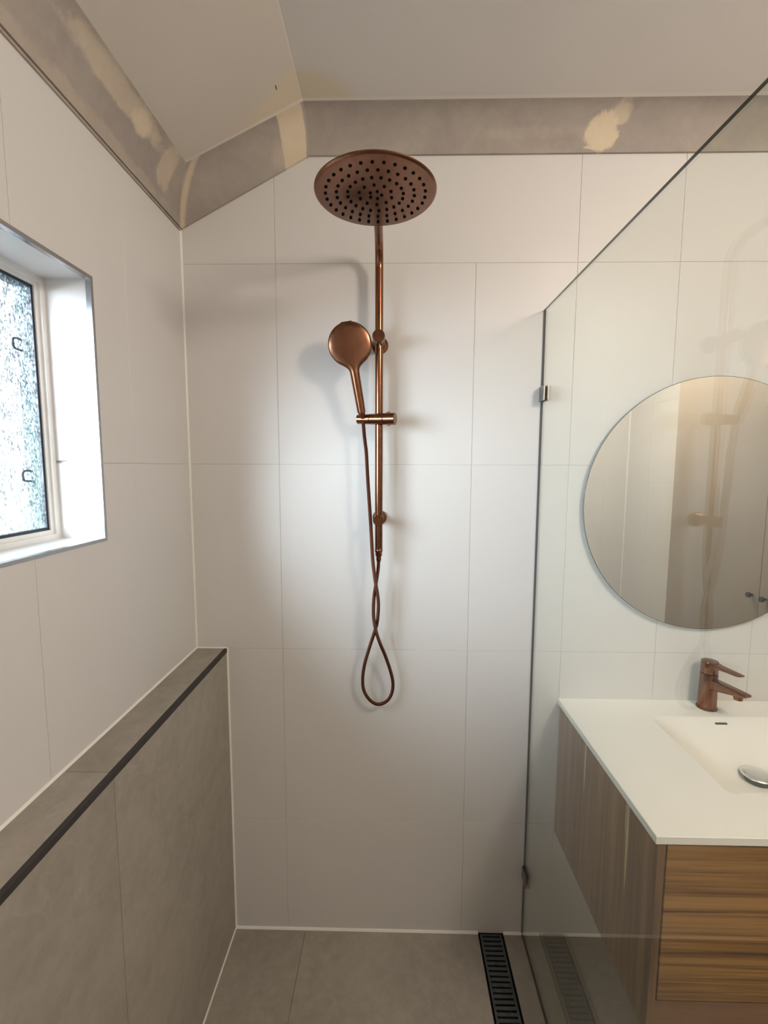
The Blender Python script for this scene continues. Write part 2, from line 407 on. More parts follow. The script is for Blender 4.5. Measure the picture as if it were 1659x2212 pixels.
def clip_poly(poly, planes):
    for a, b, c in planes:               # keep a*u + b*v <= c
        out = []
        for i in range(len(poly)):
            p, q = poly[i], poly[(i+1) % len(poly)]
            dp, dq = a*p[0]+b*p[1]-c, a*q[0]+b*q[1]-c
            if dp <= 0: out.append(p)
            if (dp < 0 < dq) or (dq < 0 < dp):
                t = dp/(dp-dq); out.append((p[0]+(q[0]-p[0])*t, p[1]+(q[1]-p[1])*t))
        poly = out
        if len(poly) < 3: return []
    return poly
TILE_CACHE = {}
def tile_grid(name, parent, us, vs, U, Vv, N, org, mat, gap=0.0013, thick=0.006, planes=(), hole=None, ch=0.0005, skip=None):
    """one object per tile; U, Vv in-plane unit vectors, N outward normal, org the point u = v = 0"""
    U, Vv, N, org = map(Vector, (U, Vv, N, org))
    for a, b in zip(us, us[1:]):
        for c, d in zip(vs, vs[1:]):
            u0, u1 = min(a, b)+gap/2, max(a, b)-gap/2; v0, v1 = min(c, d)+gap/2, max(c, d)-gap/2
            if skip and skip(u0, u1, v0, v1): continue
            loc = org + U*u0 + Vv*v0
            rects = None
            if hole:
                h0, h1, k0, k1 = hole
                if u0 < h1 and u1 > h0 and v0 < k1 and v1 > k0:
                    rects = []
                    if u0 < h0: rects.append((u0, h0, v0, v1))
                    if u1 > h1: rects.append((h1, u1, v0, v1))
                    m0, m1 = max(u0, h0), min(u1, h1)
                    if v0 < k0: rects.append((m0, m1, v0, k0))
                    if v1 > k1: rects.append((m0, m1, k1, v1))
                    if not rects: continue
            if rects is not None:
                V, F = [], []
                for r in rects:
                    k = len(V)
                    for w in (-thick, 0):
                        V += [U*(p-u0) + Vv*(q-v0) + N*w for p, q in ((r[0], r[2]), (r[1], r[2]), (r[1], r[3]), (r[0], r[3]))]
                    F += [(k, k+1, k+2, k+3), (k+4, k+5, k+6, k+7)] + [(k+i, k+(i+1) % 4, k+4+(i+1) % 4, k+4+i) for i in range(4)]
                obj(name, V, F, mat, parent, loc=loc); continue
            poly = clip_poly([(u0, v0), (u1, v0), (u1, v1), (u0, v1)], planes)
            if not poly: continue
            full = len(poly) == 4 and abs(poly[2][0]-u1) < 1e-9 and abs(poly[2][1]-v1) < 1e-9
            key = (name, mat.name, tuple(U), tuple(Vv), round(u1-u0, 4), round(v1-v0, 4)) if full else None
            me = TILE_CACHE.get(key) if key else None
            if me is None:
                n = len(poly); cu = sum(p[0] for p in poly)/n; cv = sum(p[1] for p in poly)/n; V = []
                for w, ins in ((-thick, 0), (-ch, 0), (0, ch)):
                    for p in poly:
                        du = p[0] - math.copysign(min(ins, abs(p[0]-cu)), p[0]-cu); dv = p[1] - math.copysign(min(ins, abs(p[1]-cv)), p[1]-cv)
                        V.append(U*(du-u0) + Vv*(dv-v0) + N*w)
                F = [tuple(range(n)), tuple(range(2*n, 3*n))]
                for L in (0, n): F += [(L+i, L+(i+1) % n, L+n+(i+1) % n, L+n+i) for i in range(n)]
                me = mesh(name, V, F)
                if key: TILE_CACHE[key] = me
            link(name, me, mat, parent, loc)

TRIM = [0]
def trim(V, F, mat, label, smooth=False):
    TRIM[0] += 1
    o = obj('trim_%d' % TRIM[0], V, F, mat, None, smooth); tag(o, label, None, None, 'structure'); return o
def bead(p0, p1, n1, n2, label, r=0.005, mat=None):
    """concave-ish sealant fillet along p0-p1 between two faces with outward normals n1, n2"""
    p0, p1, n1, n2 = map(Vector, (p0, p1, n1, n2)); V = []
    for p in (p0, p1):
        V += [p - n1*0.001 - n2*0.001, p + n1*r - n2*0.001, p + n1*r*0.55 + n2*r*0.55*0.85, p + n2*r - n1*0.001]
    F = [(0, 1, 2, 3), (4, 7, 6, 5)] + [(i, (i+1) % 4, 4+(i+1) % 4, 4+i) for i in range(4)]
    return trim(V, F, mat or m_seal, label)

# ------------------------------------------------------------------ room shell
G = 0.0015          # joints are this far below the tile faces
DX0, DX1, DYE = 0.947, 1.034, -1.15     # drain opening
wall_back = obj('wall_back', *join(boxvf(-0.16, XR+0.15, G, 0.15, -0.12, 2.75)), m_grout)
tag(wall_back, 'white tiled back wall behind the shower and basin', None, None, 'structure')
XS = [0, 0.285, 0.889, 1.191, 1.493, 1.795, 2.097, 2.399, XR]
ZS = [0, 0.4135, 1.0155, 1.6175, 2.2195]
sl = (ZC-ZC0)/XCREASE
tile_grid('tile', wall_back, XS, ZS, (1, 0, 0), (0, 0, 1), (0, -1, 0), (0, 0, 0), m_tile, planes=[])
tile_grid('tile', wall_back, [0, 0.285, 1.191, 1.493, 2.097, XR], [2.2195, 2.60], (1, 0, 0), (0, 0, 1), (0, -1, 0), (0, 0, 0), m_tile, planes=[(-sl, 1, ZC0-0.008), (0, 1, ZC-0.008)])

WH = (WY1, WY0, WZ0, WZ1)
wall_left = obj('wall_left', *join(boxvf(-0.15, -G, WY0, 0.0, -0.12, 2.75), boxvf(-0.15, -G, YR-0.15, WY1, -0.12, 2.75),
    boxvf(-0.15, -G, WY1, WY0, -0.12, WZ0), boxvf(-0.15, -G, WY1, WY0, WZ1, 2.75)), m_grout)
tag(wall_left, 'white tiled left wall with the window in it', None, None, 'structure')
YS = [0, -0.306, -0.637, -0.939, -1.241, -1.543, -1.845, -2.147, -2.449, YR]
tile_grid('tile', wall_left, YS, [LEDGE_Z, 1.6175, 2.41], (0, 1, 0), (0, 0, 1), (1, 0, 0), (0, 0, 0), m_tile, gap=0.0009, hole=WH)

wall_right = obj('wall_right', *boxvf(XR+G, XR+0.15, YR-0.15, 0.0, -0.12, 2.75), m_grout)
tag(wall_right, 'white tiled right wall seen in the round mirror', None, None, 'structure')
tile_grid('tile', wall_right, [0, -0.40, -1.0, -1.6, -2.2, YR], [0, 0.9, 1.5, 2.1, 2.60], (0, 1, 0), (0, 0, 1), (-1, 0, 0), (XR, 0, 0), m_tile)
wall_rear = obj('wall_rear', *boxvf(-0.16, XR+0.15, YR-0.15, YR-G, -0.12, 2.75), m_grout)
tag(wall_rear, 'white tiled rear wall seen in the round mirror', None, None, 'structure')
tile_grid('tile', wall_rear, [0, 0.25, 0.85, 1.45, 2.05, XR], [0, 0.31, 0.91, 1.51, 2.11, 2.60], (1, 0, 0), (0, 0, 1), (0, 1, 0), (0, YR, 0), m_tile, planes=[(-sl, 1, ZC0-0.008)])

# floor slab with the drain channel left open
floor = obj('floor', *join(boxvf(-0.16, DX0, YR, 0.0, -0.12, -G), boxvf(DX1, XR, YR, 0.0, -0.12, -G), boxvf(DX0, DX1, YR, DYE, -0.12, -G)), m_grout_stone)
tag(floor, 'stone tiled bathroom floor', None, None, 'structure')
tile_grid('floor_tile', floor, [LEDGE_X, 0.346, DX0], [0, -1.15, -1.85, YR], (1, 0, 0), (0, 1, 0), (0, 0, 1), (0, 0, 0), m_stone)
tile_grid('floor_tile', floor, [DX1, 1.56, 2.16, XR], [0, -1.15, -1.85, YR], (1, 0, 0), (0, 1, 0), (0, 0, 1), (0, 0, 0), m_stone)
tile_grid('floor_tile', floor, [DX0, DX1], [DYE, -1.85, YR], (1, 0, 0), (0, 1, 0), (0, 0, 1), (0, 0, 0), m_stone)

# ceiling: raked strip on the left, level to the right
CT = 0.12
pts = [(-0.16, ZC0-0.16*sl), (XCREASE, ZC), (XR+0.15, ZC), (XR+0.15, ZC+CT), (-0.16, ZC+CT)]
V = [(x, y, z) for y in (YR-0.15, 0.15) for x, z in pts]; n = len(pts)
ceiling = obj('ceiling', V, [tuple(range(n)), tuple(range(n, 2*n))] + [(i, (i+1) % n, n+(i+1) % n, n+i) for i in range(n)], m_ceil)
tag(ceiling, 'off-white plasterboard ceiling, raked on the left', None, None, 'structure')

# cove cornices: same profile parameter s along every run
NS = 14; CV = 0.090
def prof(s):      # 0 at the wall, 1 at the ceiling: (out from wall, down from ceiling), concave quarter arc with a small lip
    a = s*PI/2
    return 0.008 + (CV-0.008)*(1-math.cos(a)), (1-math.sin(a))
DROP_FLAT, DROP_L = 0.086, 0.104
def back_pt(x, s):
    o_, d_ = prof(s); k = DROP_L + (DROP_FLAT-DROP_L)*min(1, max(0, x/XCREASE))
    return Vector((x, -o_, zceil(x) - k*d_))
def left_pt(y, s):
    o_, d_ = prof(s); o2 = 0.008 + (0.064-0.008)*((o_-0.008)/(CV-0.008))
    return Vector((o2, y, zceil(o2) - (DROP_L)*d_))
SS = [i/NS for i in range(NS+1)]
def mitre(s):
    a = left_pt(0, s); b = back_pt(a.x, s); return Vector((a.x, b.y, 0.5*(a.z+b.z)))
def cove(rows, wall_off, label):
    """rows: list of curves of equal length (NS+1); closed behind by the wall and ceiling line"""
    V, F = [], []; m_ = NS+3
    for curve, wo in zip(rows, wall_off):
        V += [curve[0]+Vector(wo[0])] + list(curve) + [curve[-1]+Vector(wo[1])]
    for i in range(len(rows)-1):
        for k in range(m_):
            j = (k+1) % m_; F.append((i*m_+k, i*m_+j, (i+1)*m_+j, (i+1)*m_+k))
    F += [tuple(range(m_)), tuple(range((len(rows)-1)*m_, len(rows)*m_))]
    o = trim(V, F, m_cove, label); autosmooth(o, 40); return o
offB = ((0, 0.0075, 0), (0, 0.08, -0.001)); offL = ((-0.0075, 0, 0), (-0.05, 0, -0.03))
mit = [mitre(s) for s in SS]
cove([mit] + [[left_pt(y, s) for s in SS] for y in (-0.3, -1.0, YR)], [offL]*4, 'grey plaster cove cornice along the left wall above the window')
cove([mit] + [[back_pt(x, s) for s in SS] for x in (0.13, 0.25, XCREASE)], [offB]*4, 'short raked cove cornice rising from the left corner')
cove([[back_pt(x, s) for s in SS] for x in (XCREASE, 1.2, XR)], [offB]*3, 'long level cove cornice above the back wall')
# shadow-gap lip below the left cornice
lz = left_pt(-1, 0).z
trim(*boxvf(0.0, 0.0045, YR, -0.008, lz-0.007, lz-0.002), m_cove, 'thin lip under the left cornice')

# stone-faced half-height ledge along the left wall
ledge = obj('wall_ledge', *boxvf(-G+0.0005, LEDGE_X-G, YR, 0.0, -0.02, LEDGE_Z-G), m_grout_stone)
tag(ledge, 'half-height ledge wall clad in grey stone tiles', None, None, 'structure')
LY = [0, -0.608, -1.21, -1.812, YR]
tile_grid('ledge_top_tile', ledge, [0.0005, LEDGE_X-0.008], LY, (1, 0, 0), (0, 1, 0), (0, 0, 1), (0, 0, LEDGE_Z), m_stone, gap=0.0015)
tile_grid('ledge_face_tile', ledge, LY, [0, LEDGE_Z-0.013], (0, 1, 0), (0, 0, 1), (1, 0, 0), (LEDGE_X, 0, 0), m_stone, gap=0.0015)
tz = LEDGE_Z
Vt = []
sec = [(LEDGE_X-0.0078, tz-0.004), (LEDGE_X-0.0078, tz+0.0004), (LEDGE_X+0.0004, tz+0.0004), (LEDGE_X+0.0010, tz-0.0002), (LEDGE_X+0.0010, tz-0.0130), (LEDGE_X-0.004, tz-0.0130)]
for y in (-0.004, YR): Vt += [(x, y, z) for x, z in sec]
k = len(sec)
trim(Vt, [tuple(range(k)), tuple(range(k, 2*k))] + [(i, (i+1) % k, k+(i+1) % k, k+i) for i in range(k)], m_dark, 'dark metal edge strip along the ledge top')

# white sealant lines
bead((0, 0, LEDGE_Z), (0, 0, 2.316), (1, 0, 0), (0, -1, 0), 'white sealant line up the back left corner')
bead((0, 0, LEDGE_Z), (0, YR, LEDGE_Z), (1, 0, 0), (0, 0, 1), 'white sealant line where the left wall meets the ledge')
bead((0, 0, LEDGE_Z), (LEDGE_X, 0, LEDGE_Z), (0, -1, 0), (0, 0, 1), 'white sealant line across the back end of the ledge', 0.004)
bead((LEDGE_X, 0, 0), (LEDGE_X, 0, LEDGE_Z), (1, 0, 0), (0, -1, 0), 'white sealant line down the ledge face corner', 0.0055)
bead((LEDGE_X, 0, 0), (LEDGE_X, YR, 0), (1, 0, 0), (0, 0, 1), 'white sealant line at the foot of the ledge', 0.0045)
bead((LEDGE_X, 0, 0), (DX0, 0, 0), (0, -1, 0), (0, 0, 1), 'white sealant line between back wall and shower floor', 0.007)
bead((DX1, 0, 0), (XR, 0, 0), (0, -1, 0), (0, 0, 1), 'white sealant line between back wall and floor right of the drain', 0.007)
bead((XR, YR, 0), (XR, YR, 2.6), (-1, 0, 0), (0, 1, 0), 'white sealant line in the far corner seen in the mirror', 0.008)

# ------------------------------------------------------------------ window
window = empty('window_1', (0, (WY0+WY1)/2, WZ0)); tag(window, 'aluminium window with rain-textured glass in the left wall', None, None, 'structure')
FX = -0.100                                  # reveal depth
RV = 0.004
def rev(name, vf, mat=m_tile): return part(name, *vf, mat, window)
for a, b in ((WZ0, 1.6165), (1.6185, WZ1)):
    rev('reveal_tile', boxvf(FX, -0.0005, WY0, WY0-RV, a+RV, b - (RV if b > 1.9 else 0)))
    rev('reveal_tile', boxvf(FX, -0.0005, WY1, WY1+RV, a+RV, b - (RV if b > 1.9 else 0)))
for a, b in ((WY0, -0.6365), (-0.6385, -0.938), (-0.940, -1.24), (-1.242, WY1)):
    rev('reveal_tile', boxvf(FX, -0.0005, a, b, WZ0, WZ0+RV)); rev('reveal_tile', boxvf(FX, -0.0005, a, b, WZ1-RV, WZ1))
# chrome edge strips round the opening
tw = 0.006
rev('edge_strip', boxvf(-0.010, 0.0012, WY0+0.002, WY0-tw, WZ0-0.002, WZ1+0.002), m_chrome)
rev('edge_strip', boxvf(-0.010, 0.0012, WY1-0.002, WY1+tw, WZ0-0.002, WZ1+0.002), m_chrome)
rev('edge_strip', boxvf(-0.010, 0.0012, WY0-tw, WY1+tw, WZ1-tw, WZ1+0.002), m_chrome)
rev('edge_strip', boxvf(-0.010, 0.0012, WY0-tw, WY1+tw, WZ0+tw-0.001, WZ0-0.002), m_chrome)
# outer frame
fw = 0.012
def ring(x0, x1, y0, y1, z0, z1, w):
    return join(boxvf(x0, x1, y0, y0-w, z0, z1), boxvf(x0, x1, y1+w, y1, z0, z1), boxvf(x0, x1, y0-w, y1+w, z0, z0+w), boxvf(x0, x1, y0-w, y1+w, z1-w, z1))
iy0, iy1, iz0, iz1 = WY0-RV, WY1+RV, WZ0+RV, WZ1-RV
rev('outer_frame', ring(FX-0.048, FX, iy0, iy1, iz0, iz1, fw), m_alu)
ymid = (WY0+WY1)/2
rev('mullion', boxvf(FX-0.045, FX-0.004, ymid-0.016, ymid+0.016, iz0+fw, iz1-fw), m_alu)
for k, (a, b) in enumerate(((iy0-fw, ymid+0.016), (ymid-0.016, iy1+fw))):
    z0, z1 = iz0+fw, iz1-fw
    sx = FX-0.006
    s_ = rev('sash', ring(sx-0.012, sx, a, b, z0, z1, 0.009), m_alu)
    a2, b2, z02, z12 = a-0.009, b+0.009, z0+0.009, z1-0.009
    part('gasket', *ring(sx-0.010, sx-0.0035, a2, b2, z02, z12, 0.006), m_seal_dark, s_)
    part('pane', *boxvf(sx-0.0095, sx-0.0055, a2-0.003, b2+0.003, z02+0.003, z12-0.003), m_rain, s_)
# weather jamb outside the glass and little screen clips on it
rev('outer_jamb', ring(-0.150, FX-0.018, iy0-fw, iy1+fw, iz0+fw, iz1-fw, 0.010), m_jamb)
for zc in (1.589, 1.864):
    loop = [(-0.142, -0.4585+dy, zc+dz) for dy, dz in ((0.0, 0.011), (-0.012, 0.011), (-0.019, 0.006), (-0.019, -0.006), (-0.012, -0.011), (0.0, -0.011))]
    tube('screen_clip', catmull(loop, 5), 0.0022, m_seal_dark, window, 8)
# outside: paving below the window
ground = obj('ground', *boxvf(-14, -0.15, -9, 9, -0.9, -0.8), m_conc); tag(ground, 'pale paving outside the window', None, None, 'structure')
ow = obj('wall_outside', *join(boxvf(-0.165, -0.150, WY0, 1.5, -0.8, 2.9), boxvf(-0.165, -0.150, -4, WY1, -0.8, 2.9), boxvf(-0.165, -0.150, WY1, WY0, -0.8, WZ0), boxvf(-0.165, -0.150, WY1, WY0, WZ1, 2.9)), m_render)
tag(ow, 'rendered outer face of the window wall', None, None, 'structure')

# ------------------------------------------------------------------ linear drain
drain = empty('floor_drain', (DX0, 0, 0)); tag(drain, 'dark gunmetal slotted linear drain in the shower floor', 'drain')
part('channel', *join(boxvf(DX0+0.0002, DX0+0.0015, -0.0005, DYE, -0.05, -0.0005), boxvf(DX1-0.0015, DX1-0.0002, -0.0005, DYE, -0.05, -0.0005), boxvf(DX0+0.001, DX1-0.001, -0.0005, DYE, -0.051, -0.049),
    boxvf(DX0, DX1, -0.0005, -0.002, -0.05, -0.0005), boxvf(DX0, DX1, DYE+0.0015, DYE, -0.05, -0.0005)), m_void, drain)
gx0, gx1 = DX0+0.0065, DX1-0.0065
part('side_rail', *boxvf(gx0, 0.960, -0.004, DYE+0.004, -0.006, -0.0012), m_gun, drain)
part('side_rail', *boxvf(1.0205, gx1, -0.004, DYE+0.004, -0.006, -0.0012), m_gun, drain)
P_ = 0.01535
bar = mesh('bar', *boxvf(0, 1.0205-0.960, -0.0047, 0.0047, -0.0048, 0)); bar.materials.append(m_gun)
kk = 0; yb = -0.0045
part('end_bar', *boxvf(0.960, 1.0205, -0.004, -0.0092, -0.006, -0.0012), m_gun, drain)
while True:
    y = -0.012 - P_*(kk+0.5)
    if y < DYE+0.010: break
    link('bar', bar, None, drain, Vector((0.960, y, -0.0012)) - drain.location); kk += 1

# ------------------------------------------------------------------ glass screen
GX, GT = 1.099, 0.0065
screen = empty('glass_screen', (GX, 0, 0)); tag(screen, 'clear frameless glass shower screen between shower and basin', 'glass screen')
gy0, gy1, gz0, gz1 = -0.003, -1.02, 0.003, 2.083
Vg, Fg = boxvf(GX-GT/2, GX+GT/2, gy1, gy0, gz0, gz1)
pane = part('pane', Vg, Fg, m_glass, screen)
pane.data.materials.append(m_glass_edge)
for p in pane.data.polygons:
    if abs(p.normal.x) < 0.5: p.material_index = 1
part('edge_seal', *boxvf(GX-0.003, GX+0.003, -0.0001, gy0, gz0, gz1), m_glass_edge, screen)
part('edge_seal', *boxvf(GX-0.003, GX+0.003, gy0, gy1, 0.0002, gz0), m_glass_edge, screen)
for zc in (1.833, 0.234):
    cl = part('clamp', *boxvf(GX-GT/2-0.0005, GX+GT/2+0.0005, -0.0002, -0.0028, zc-0.022, zc+0.022), m_nickel, screen)
    for s in (-1, 1):
        xa = GX + s*(GT/2+0.0003); xb = GX + s*(GT/2+0.0050)
        q = part('clamp_plate', *boxvf(xa, xb, -0.0004, -0.042, zc-0.0225, zc+0.0225), m_nickel, cl); bevel(q, 0.0008, 1)

# ------------------------------------------------------------------ shower column
RX, RYY = 0.601, -0.060; RR = 0.0117
sh = empty('shower_column', (RX, 0, 1.30)); tag(sh, 'bronze wall-mounted shower column with round overhead rose', 'shower')
HX, HY, HZ = 0.605, -0.450, 2.159
path = fillet([(RX, RYY, 1.362), (RX, RYY, 2.236), (HX, HY, 2.236), (HX, HY, 2.178)], [0.062, 0.044], 14)
tube('riser_rail', path, RR, m_bronze, sh, 28)
part('end_coupling', *lathe((RX, RYY, 1.338), (0, 0, 1), [(0, 0), (0.0085, 0), (0.0105, 0.002), (0.0105, 0.012), (0.0120, 0.015), (0.0120, 0.026), (0, 0.026)], 28), m_bronze, sh, True)
autosmooth(sh.children[-1])
# overhead rose
hd = part('shower_head', *lathe((HX, HY, HZ), (0, 0, 1), [(0, 0), (0.116, 0), (0.1205, 0.0012), (0.1235, 0.0042), (0.1235, 0.0065), (0.1205, 0.0088), (0.085, 0.0115), (0.045, 0.0150), (0.026, 0.0180), (0.019, 0.0215), (0.017, 0.030), (0.0135, 0.033), (0, 0.033)], 72), m_bronze_soft, sh)
autosmooth(hd, 30)
nz = mesh('nozzle', *lathe((0, 0, 0), (0, 0, -1), [(0.0035, -0.0005), (0.0035, 0.0005), (0.0030, 0.0018), (0.0022, 0.0022), (0, 0.0022)], 10), True); nz.materials.append(m_black)
for r_, n_, ph in ((0.101, 30, 0.02), (0.079, 25, 0.03), (0.0566, 20, 0.09), (0.0337, 10, 0.05), (0.0125, 5, 0.3)):
    for i in range(n_):
        a = 2*PI*i/n_ + ph
        link('nozzle', nz, None, hd, Vector((HX+r_*math.sin(a), HY+r_*math.cos(a), HZ)) - root_loc(hd))
# wall mounts
ZU, ZL = 1.979, 1.452
for nm, zc, rf in (('wall_flange', ZU, 0.0255), ('wall_flange', ZL, 0.0225)):
    o = part(nm, *lathe((RX+0.001, 0, zc), (0, -1, 0), [(0, 0.0002), (rf, 0.0002), (rf, 0.006), (rf-0.002, 0.009), (0.013, 0.010), (0.012, 0.012), (0.012, 0.052), (0, 0.052)], 40), m_bronze, sh); autosmooth(o)
o = part('diverter_knob', *lathe((RX, 0, ZU), (0, -1, 0), [(0.0, 0.036), (0.0172, 0.036), (0.0176, 0.037), (0.0176, 0.1095), (0.0168, 0.1105), (0, 0.1105)], 40), m_bronze, sh); autosmooth(o)
o = part('diverter_pin', *cyl((RX+0.002, -0.088, ZU-0.016), (RX+0.002, -0.088, ZU-0.030), 0.0028, seg=14), m_bronze, sh); autosmooth(o)
o = part('mount_cap', *lathe((RX, 0, ZL), (0, -1, 0), [(0, 0.045), (0.0162, 0.045), (0.0166, 0.046), (0.0166, 0.0865), (0.0158, 0.0875), (0, 0.0875)], 40), m_bronze, sh); autosmooth(o)
# sliding handset bracket
A0, A1 = Vector((0.537, -0.0505, 1.7525)), Vector((0.6490, -0.0865, 1.7505)); dA = (A1-A0)
def seg_(t0, t1, r0, r1): return cyl(A0+dA*t0, A0+dA*t1, r0, r1, 36, 0.0007)
br = part('slider_bracket', *seg_(0.345, 0.70, 0.0155, 0.0168), m_bronze, sh); autosmooth(br)
q = part('handset_holder', *seg_(0.0, 0.338, 0.0138, 0.0152), m_bronze, br); autosmooth(q)
q = part('lock_knob', *seg_(0.707, 1.0, 0.0169, 0.0176), m_bronze, br); autosmooth(q)
kp = A0 + dA*0.83
q = part('knob_ridge', *cyl(kp+Vector((-0.008, 0.004, 0.0165)), kp+Vector((0.004, -0.002, 0.0200)), 0.0022, seg=10), m_bronze, br); autosmooth(q)
q = part('knob_ridge', *cyl(kp+Vector((-0.004, 0.0, -0.0178)), kp+Vector((0.007, -0.004, -0.0168)), 0.0018, seg=10), m_bronze, br); autosmooth(q)

# ------------------------------------------------------------------ hand shower (lifts out of the bracket)
B0 = Vector((0.5505, -0.074, 1.7685)); T0 = Vector((0.5095, -0.112, 2.017))
ax = (T0-B0).normalized(); nrm = Vector((0.10, -1.0, -0.16)); nrm = (nrm - ax*nrm.dot(ax)).normalized(); lat = ax.cross(nrm).normalized()
HL = (T0-B0).length; RD = 0.0620; SC_ = HL-RD
def hsec(s):
    """half width, half thickness, shift towards the viewer at distance s along the handle"""
    wh = 0.0122 + 0.0016*s/0.12
    if s >= HL: return 0.0, 0.0
    wd = math.sqrt(max(0, RD*RD-(s-SC_)**2)) if s > SC_-RD else 0.0
    e = s - (SC_-RD)
    if wd <= wh: w = wh
    else: w = wd
    # concave fillet between neck and disc
    n0, n1 = SC_-RD-0.013, SC_-RD+0.009
    if n0 < s < n1:
        h = n1-n0; t = (s-n0)/h; w1 = math.sqrt(RD*RD-(n1-SC_)**2); m1 = h*(SC_-n1)/w1
        w = wh*(2*t**3-3*t*t+1) + w1*(3*t*t-2*t**3) + m1*(t**3-t*t)
    th = 0.0122
    if s > n0: th = 0.0122 - 0.0030*min(1, (s-n0)/0.05)
    if s > SC_: th *= max(0.0, 1-((s-SC_)/RD)**2)**0.35
    return w, th
def hsurf(name, s0, s1, n, mat, root, close0=True, close1=True, seg=36):
    V, F = [], []
    for i in range(n+1):
        t = i/n; s = s0 + (s1-s0)*(t if s1 < HL-0.001 else 1-(1-t)**2.2)
        w, th = hsec(min(s, HL-0.00001)); w = max(w, 0.0006); th = max(th, 0.0008); c = B0 + ax*s
        V += [c + lat*w*math.cos(2*PI*k/seg) + nrm*th*math.sin(2*PI*k/seg) for k in range(seg)]
    for i in range(n):
        for k in range(seg):
            j = (k+1) % seg; F.append((i*seg+k, i*seg+j, (i+1)*seg+j, (i+1)*seg+k))
    F += [tuple(range(seg)), tuple(range(n*seg, (n+1)*seg))]
    o = part(name, V, F, mat, root); autosmooth(o, 45); return o
hs = empty('hand_shower', B0); tag(hs, 'bronze round-headed hand shower resting in the sliding bracket', 'hand shower')
spl = SC_-RD-0.020
hsurf('handle', 0.002, spl-0.0005, 10, m_bronze, hs)
hsurf('spray_head', spl, HL, 44, m_bronze_soft, hs)
o = part('hose_socket', *lathe(B0, -ax, [(0, -0.003), (0.0105, -0.003), (0.0105, 0.001), (0.0070, 0.012), (0.0062, 0.016), (0, 0.016)], 28), m_bronze, hs); autosmooth(o)

# ------------------------------------------------------------------ hose
HP = [(0.5545,1.742),(0.557,1.71),(0.5605,1.68),(0.564,1.65),(0.568,1.578),(0.573,1.504),(0.579,1.411),(0.583,1.336),(0.589,1.279),(0.594,1.245),(0.600,1.203),(0.600,1.164),(0.596,1.125),(0.588,1.094),(0.571,1.039),(0.556,0.983),(0.550,0.935),(0.554,0.895),(0.573,0.863),(0.598,0.849),(0.625,0.858),(0.642,0.884),(0.647,0.921),(0.639,0.964),(0.623,1.016),(0.606,1.063),(0.594,1.102),(0.587,1.137),(0.585,1.172),(0.587,1.210),(0.592,1.245),(0.599,1.295),(0.601,1.325),(0.601,1.342)]
HYY = [-0.066,-0.067,-0.068,-0.069,-0.072,-0.075,-0.078,-0.076,-0.072,-0.069,-0.064,-0.060,-0.056,-0.051,-0.046,-0.042,-0.040,-0.038,-0.037,-0.037,-0.037,-0.038,-0.040,-0.044,-0.052,-0.063,-0.067,-0.066,-0.062,-0.058,-0.055,-0.057,-0.060,-0.060]
hose = empty('shower_hose', (0.598, -0.05, 0.849)); tag(hose, 'bronze flexible hose twisted into a loop below the rail', 'hose')
tube('hose', catmull([(x, y, z) for (x, z), y in zip(HP, HYY)], 9), 0.0053, m_hose, hose, 14)
o = part('hose_ferrule', *lathe((0.601, -0.060, 1.338), (0, 0, -1), [(0, 0), (0.0078, 0), (0.0078, 0.010), (0.0066, 0.016), (0.0056, 0.017), (0, 0.017)], 24), m_bronze, hose); autosmooth(o)

# ------------------------------------------------------------------ mirror
MX, MZ, MR = 1.6265, 1.4945, 0.3915
mir = empty('round_mirror', (MX, 0, MZ)); tag(mir, 'large round frameless mirror on the wall above the basin', 'mirror')
o = part('backing', *lathe((MX, 0, MZ), (0, -1, 0), [(0, 0.0005), (MR-0.06, 0.0005), (MR-0.06, 0.012), (0, 0.012)], 64), m_dark, mir); autosmooth(o)
o = part('mirror_edge', *lathe((MX, 0, MZ), (0, -1, 0), [(0, 0.0121), (MR, 0.0121), (MR, 0.0165), (MR-0.0005, 0.0169)], 128), m_glass_edge, mir); autosmooth(o)
o = part('mirror_glass', *lathe((MX, 0, MZ), (0, -1, 0), [(0, 0.0166), (MR-0.0012, 0.0166), (MR-0.0014, 0.0172), (0, 0.0172)], 128), m_mirror, mir)

# ------------------------------------------------------------------ vanity
VX0, VX1, VD, VT = 1.188, 2.085, -0.558, 0.858; VTH = 0.017; VB = 0.389
van = empty('vanity_cabinet', (VX0, 0, VB)); tag(van, 'wall-hung walnut vanity cabinet right of the glass screen', 'cabinet')
ps = 0.016; sx0, sx1 = VX0+0.007, VX1-0.007; fy = VD+0.004; zt = VT-VTH-0.0005
part('side_panel', *boxvf(sx0, sx0+ps, -0.0006, fy, VB, zt), m_wood_side, van)
part('side_panel', *boxvf(sx1-ps, sx1, -0.0006, fy, VB, zt), m_wood_side, van)
part('bottom_panel', *boxvf(sx0+ps, sx1-ps, -0.0006, fy+0.004, VB, VB+0.016), m_wood_rail, van)
part('back_rail', *boxvf(sx0+ps, sx1-ps, -0.0006, -0.016, VB+0.016, VB+0.30), m_wood_rail, van)
part('bottom_rail', *boxvf(sx0+ps, sx1-ps, fy+0.002, fy+0.020, VB+0.016, 0.471), m_wood_rail, van)
dr = part('drawer_front', *boxvf(sx0+ps+0.004, sx1-ps-0.004, fy+0.0005, fy+0.019, 0.475, zt-0.006), m_wood_front, van); bevel(dr, 0.0008, 1)
part('drawer_box', *boxvf(sx0+ps+0.020, sx1-ps-0.020, fy+0.019, -0.10, 0.495, 0.70), m_void, dr)
part('drawer_gap_shade', *boxvf(sx0+ps, sx1-ps, fy+0.022, fy+0.040, 0.471, zt), m_void, van)  # black sheet behind the drawer front, standing in for shade in its gaps

